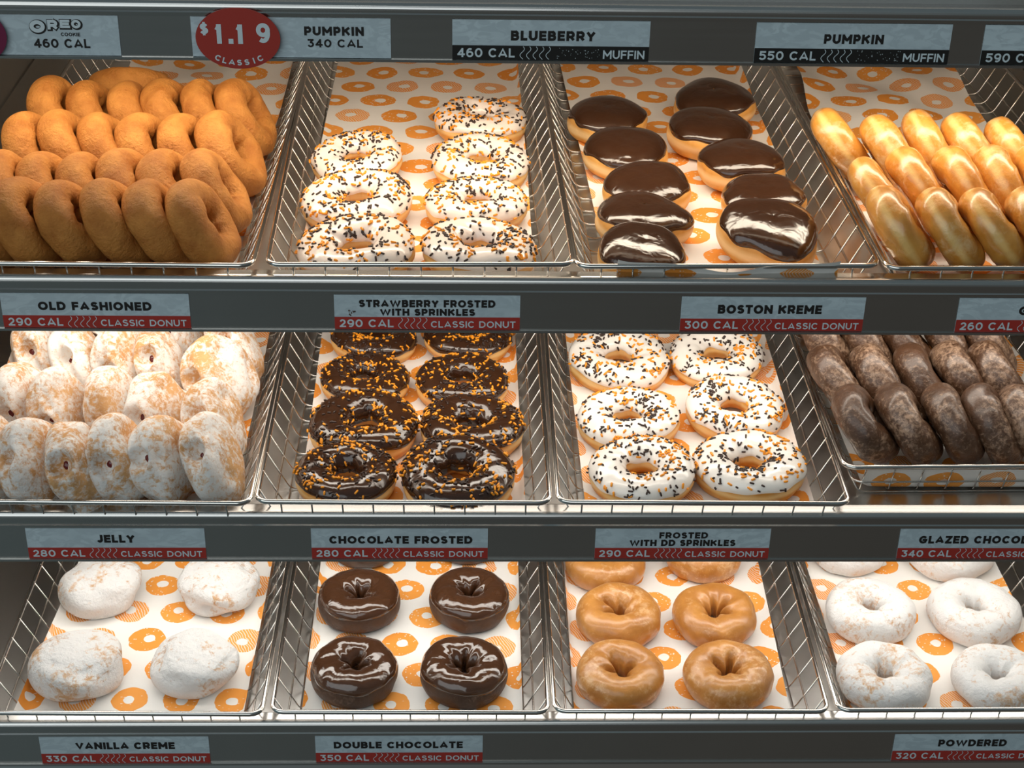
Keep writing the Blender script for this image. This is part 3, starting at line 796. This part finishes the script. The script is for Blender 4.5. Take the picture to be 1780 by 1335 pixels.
LW, LH = .185, .0384
def ux(u): return -LW / 2 + u * LW
def vz(v): return LH / 2 - v * LH
def wavy(mb, u0, u1, v0, v1, y):
    for i in range(5):
        u = u0 + (u1 - u0) * i / 4.0
        pts = [(ux(u + .011 * math.sin(t * 2 * PI + .4)), vz(v0 + (v1 - v0) * t)) for t in [j / 14 for j in range(15)]]
        stroke(mb, pts, .00030, y, False)
def card_part(root, name, u0, u1, v0, v1, y, th, mat):
    b = MB(); b.box(ux(u0), ux(u1), y - th, y, vz(v1), vz(v0)); return b.obj(name, mat, root, False)

def price_label(k, x, lines, cal, typ, label, cat='price label', rot=0.0):
    """lines: (text, u0, u1, v_top, v_bottom)"""
    ry, rz = RAIL[k]
    r = empty('price_label', (x, ry - .0003, rz), label, cat, 'price labels on the shelf rails'); r.rotation_euler.y = rot
    card_part(r, 'card', 0, 1, 0, 1, 0, .0006, CARD)
    if typ: card_part(r, 'colour_band', 0, 1, .645, 1, -.0006, .00012, BAND_RED if typ == 'CLASSIC DONUT' else BAND_BLACK)
    b = MB()
    for s, u0, u1, v0, v1 in lines: text(b, s, ux(u0), ux(u1), vz(v1), vz(v0) - vz(v1), -.00085, .27)
    b.obj('product_name', INK_BLACK, r, False)
    b = MB()
    if typ:
        text(b, cal, ux(.026), ux(.317), vz(.945), (.945 - .715) * LH, -.00085, .195)
        b.obj('calorie_count', INK_WHITE, r, False)
        b = MB(); wavy(b, .355, .487, .665, .985, -.00085)
        if typ == 'MUFFIN':
            rs = random.Random(int(x * 1000))
            for i in range(38):
                cu, cv, rad = rs.uniform(.525, .75), rs.uniform(.69, .97), rs.uniform(.0002, .00045)
                b.add([(ux(cu) + rad * math.cos(q * PI / 3), -.00085, vz(cv) + rad * math.sin(q * PI / 3)) for q in range(6)], [tuple(range(6))])
        b.obj('steam_lines', INK_WHITE, r, False)
        b = MB()
        if typ == 'MUFFIN': text(b, typ, ux(.767), ux(.978), vz(.955), .215 * LH, -.00085, .18)
        else: text(b, typ, ux(.519), ux(.977), vz(.945), .19 * LH, -.00085, .18)
        b.obj('product_type', INK_WHITE, r, False)
    return r

def oval(root, ox, mat, digits, word):
    b = MB(); n = 56; rx, rz = .0392, .0292; th = .0009; y = -.0042
    b.add([(ox + rx * math.cos(2 * PI * i / n), y, rz * math.sin(2 * PI * i / n)) for i in range(n)] + [(ox + rx * math.cos(2 * PI * i / n), y - th, rz * math.sin(2 * PI * i / n)) for i in range(n)],
          [tuple(range(n)), tuple(range(2 * n - 1, n - 1, -1))] + [(i, n + i, n + (i + 1) % n, (i + 1) % n) for i in range(n)])
    o = b.obj('price_oval', mat, root, False)
    yt = y - th - .0002
    b = MB()
    for s, x0, x1, z0, cap, wt in digits: text(b, s, ox + x0, ox + x1, z0, cap, yt, wt)
    b.obj('price', INK_WHITE, o, False)
    if word:
        b = MB(); n = len(word)
        for i, ch in enumerate(word):
            a = math.radians(-126 + 72 * i / (n - 1)); cx, cz = .0335 * math.cos(a), .0232 * math.sin(a)
            tx, tz = -.0335 * math.sin(a), .0232 * math.cos(a); L = math.hypot(tx, tz); tx, tz = tx / L, tz / L
            w = .0050 * (max(G[ch][0], .3) / .85)
            if ch == 'I': w = .0012
            xf = lambda q, cx=cx, cz=cz, tx=tx, tz=tz: (ox + cx + q[0] * tx - q[1] * tz, cz + q[0] * tz + q[1] * tx)
            text(b, ch, -w / 2, w / 2, -.0027, .0056, yt, .22, 0, xf)
        b.obj('price_word', INK_WHITE, o, False)

# top rail
r = price_label(0, -.4086, [], '', None, 'white label with a cookie logo, 460 CAL and a purple price oval')
bd, bl = MB(), MB()
def logo(mb, grow, y, dz):
    for ch, u0, u1, v0, v1, wt in (('O', .550, .642, .120, .450, .36), ('R', .643, .703, .110, .365, .34), ('E', .704, .765, .105, .325, .34), ('O', .762, .818, .105, .330, .34)):
        cap = vz(v0) - vz(v1)
        def xf(q): return (q[0] + .0006 * (grow > 0), q[1] + dz + .0)
        w = wt; h = w / 2
        for st in G[ch][1]:
            pts = [(ux(u0) + (ux(u1) - ux(u0)) * (.20 + .60 * px), vz(v1) + cap * (h + pz * (1 - w))) for px, pz in st]
            stroke(mb, pts, h * cap * .82 + grow, y, True, xf)
logo(bd, .0011, -.0008, -.0005); bd.obj('logo_outline', INK_BLACK, r, False)
logo(bl, 0.0, -.0010, 0); bl.obj('logo', INK_WHITE, r, False)
b = MB(); text(b, 'COOKIE', ux(.709), ux(.805), vz(.520), .088 * LH, -.00085, .22); text(b, '460 CAL', ux(.570), ux(.849), vz(.815), .225 * LH, -.00085, .21)
b.obj('calorie_count', INK_BLACK, r, False)
oval(r, -.0495, OVAL_PURPLE, [('9', .0205, .0285, -.002, .0155, .24)], None)
r = price_label(0, -.1569, [('PUMPKIN', .566, .865, .215, .440)], '', None, 'white label reading PUMPKIN 340 CAL with a red one nineteen price oval')
b = MB(); text(b, '340 CAL', ux(.580), ux(.859), vz(.735), .205 * LH, -.00085, .21); b.obj('calorie_count', INK_BLACK, r, False)
oval(r, -.049, OVAL_RED, [('$', -.0345, -.0272, .0030, .0125, .20), ('1', -.0205, -.0150, -.0050, .0185, .24), ('.', -.0090, -.0042, -.0050, .0150, .30), ('1', -.0010, .0045, -.0050, .0185, .24), ('9', .0175, .0295, -.0040, .0190, .22)], 'CLASSIC')
price_label(0, .0856, [('BLUEBERRY', .296, .724, .265, .515)], '460 CAL', 'MUFFIN', 'black and white label reading BLUEBERRY 460 CAL MUFFIN')
price_label(0, .3705, [('PUMPKIN', .350, .655, .275, .515)], '550 CAL', 'MUFFIN', 'black and white label reading PUMPKIN 550 CAL MUFFIN')
price_label(0, .5866, [], '590 CAL', 'MUFFIN', 'black and white label cut off after 590 CAL')
# second rail
price_label(1, -.3594, [('OLD FASHIONED', .195, .797, .245, .490)], '290 CAL', 'CLASSIC DONUT', 'red and white label reading OLD FASHIONED 290 CAL')
r = price_label(1, -.0313, [('STRAWBERRY FROSTED', .133, .866, .140, .355), ('WITH SPRINKLES', .245, .757, .395, .600)], '290 CAL', 'CLASSIC DONUT', 'red and white label reading STRAWBERRY FROSTED WITH SPRINKLES')
b = MB(); rs = random.Random(4)
for i in range(16):
    cu, cv = .085 + rs.gauss(0, .012) + .0, .56 + rs.gauss(0, .09); rad = rs.uniform(.0003, .0008)
    b.add([(ux(cu + (.6 - cv) * .05) + rad * math.cos(q * PI / 3), -.00095, vz(cv) + 1.4 * rad * math.sin(q * PI / 3)) for q in range(6)], [tuple(range(6))])
b.obj('brown_smudge', flat('dried_smudge', (.10, .06, .035), .7), r, False)
price_label(1, .3151, [('BOSTON KREME', .200, .765, .235, .495)], '300 CAL', 'CLASSIC DONUT', 'red and white label reading BOSTON KREME 300 CAL')
price_label(1, .5948, [('GLAZED', .335, .665, .235, .495)], '260 CAL', 'CLASSIC DONUT', 'red and white label reading 260 CAL, cut off by the picture edge')
# third rail
price_label(2, -.3567, [('JELLY', .393, .605, .215, .475)], '280 CAL', 'CLASSIC DONUT', 'red and white label reading JELLY 280 CAL')
price_label(2, -.0611, [('CHOCOLATE FROSTED', .102, .912, .255, .505)], '280 CAL', 'CLASSIC DONUT', 'red and white label reading CHOCOLATE FROSTED 280 CAL')
price_label(2, .2372, [('FROSTED', .364, .642, .120, .325), ('WITH DD SPRINKLES', .197, .803, .370, .580)], '290 CAL', 'CLASSIC DONUT', 'red and white two line label reading FROSTED, below white frosted donuts')
price_label(2, .5599, [('GLAZED CHOCOLATE', .115, .885, .235, .490)], '340 CAL', 'CLASSIC DONUT', 'red and white label reading GLAZED CHOCOLATE 340 CAL')
# bottom rail
price_label(3, -.3660, [('VANILLA CREME', .210, .795, .215, .475)], '330 CAL', 'CLASSIC DONUT', 'red and white label reading VANILLA CREME 330 CAL')
price_label(3, -.0642, [('DOUBLE CHOCOLATE', .110, .880, .225, .475)], '350 CAL', 'CLASSIC DONUT', 'red and white label reading DOUBLE CHOCOLATE 350 CAL')
price_label(3, .5805, [('POWDERED', .272, .688, .215, .475)], '320 CAL', 'CLASSIC DONUT', 'red and white label reading POWDERED 320 CAL')
bpy.context.view_layer.update()
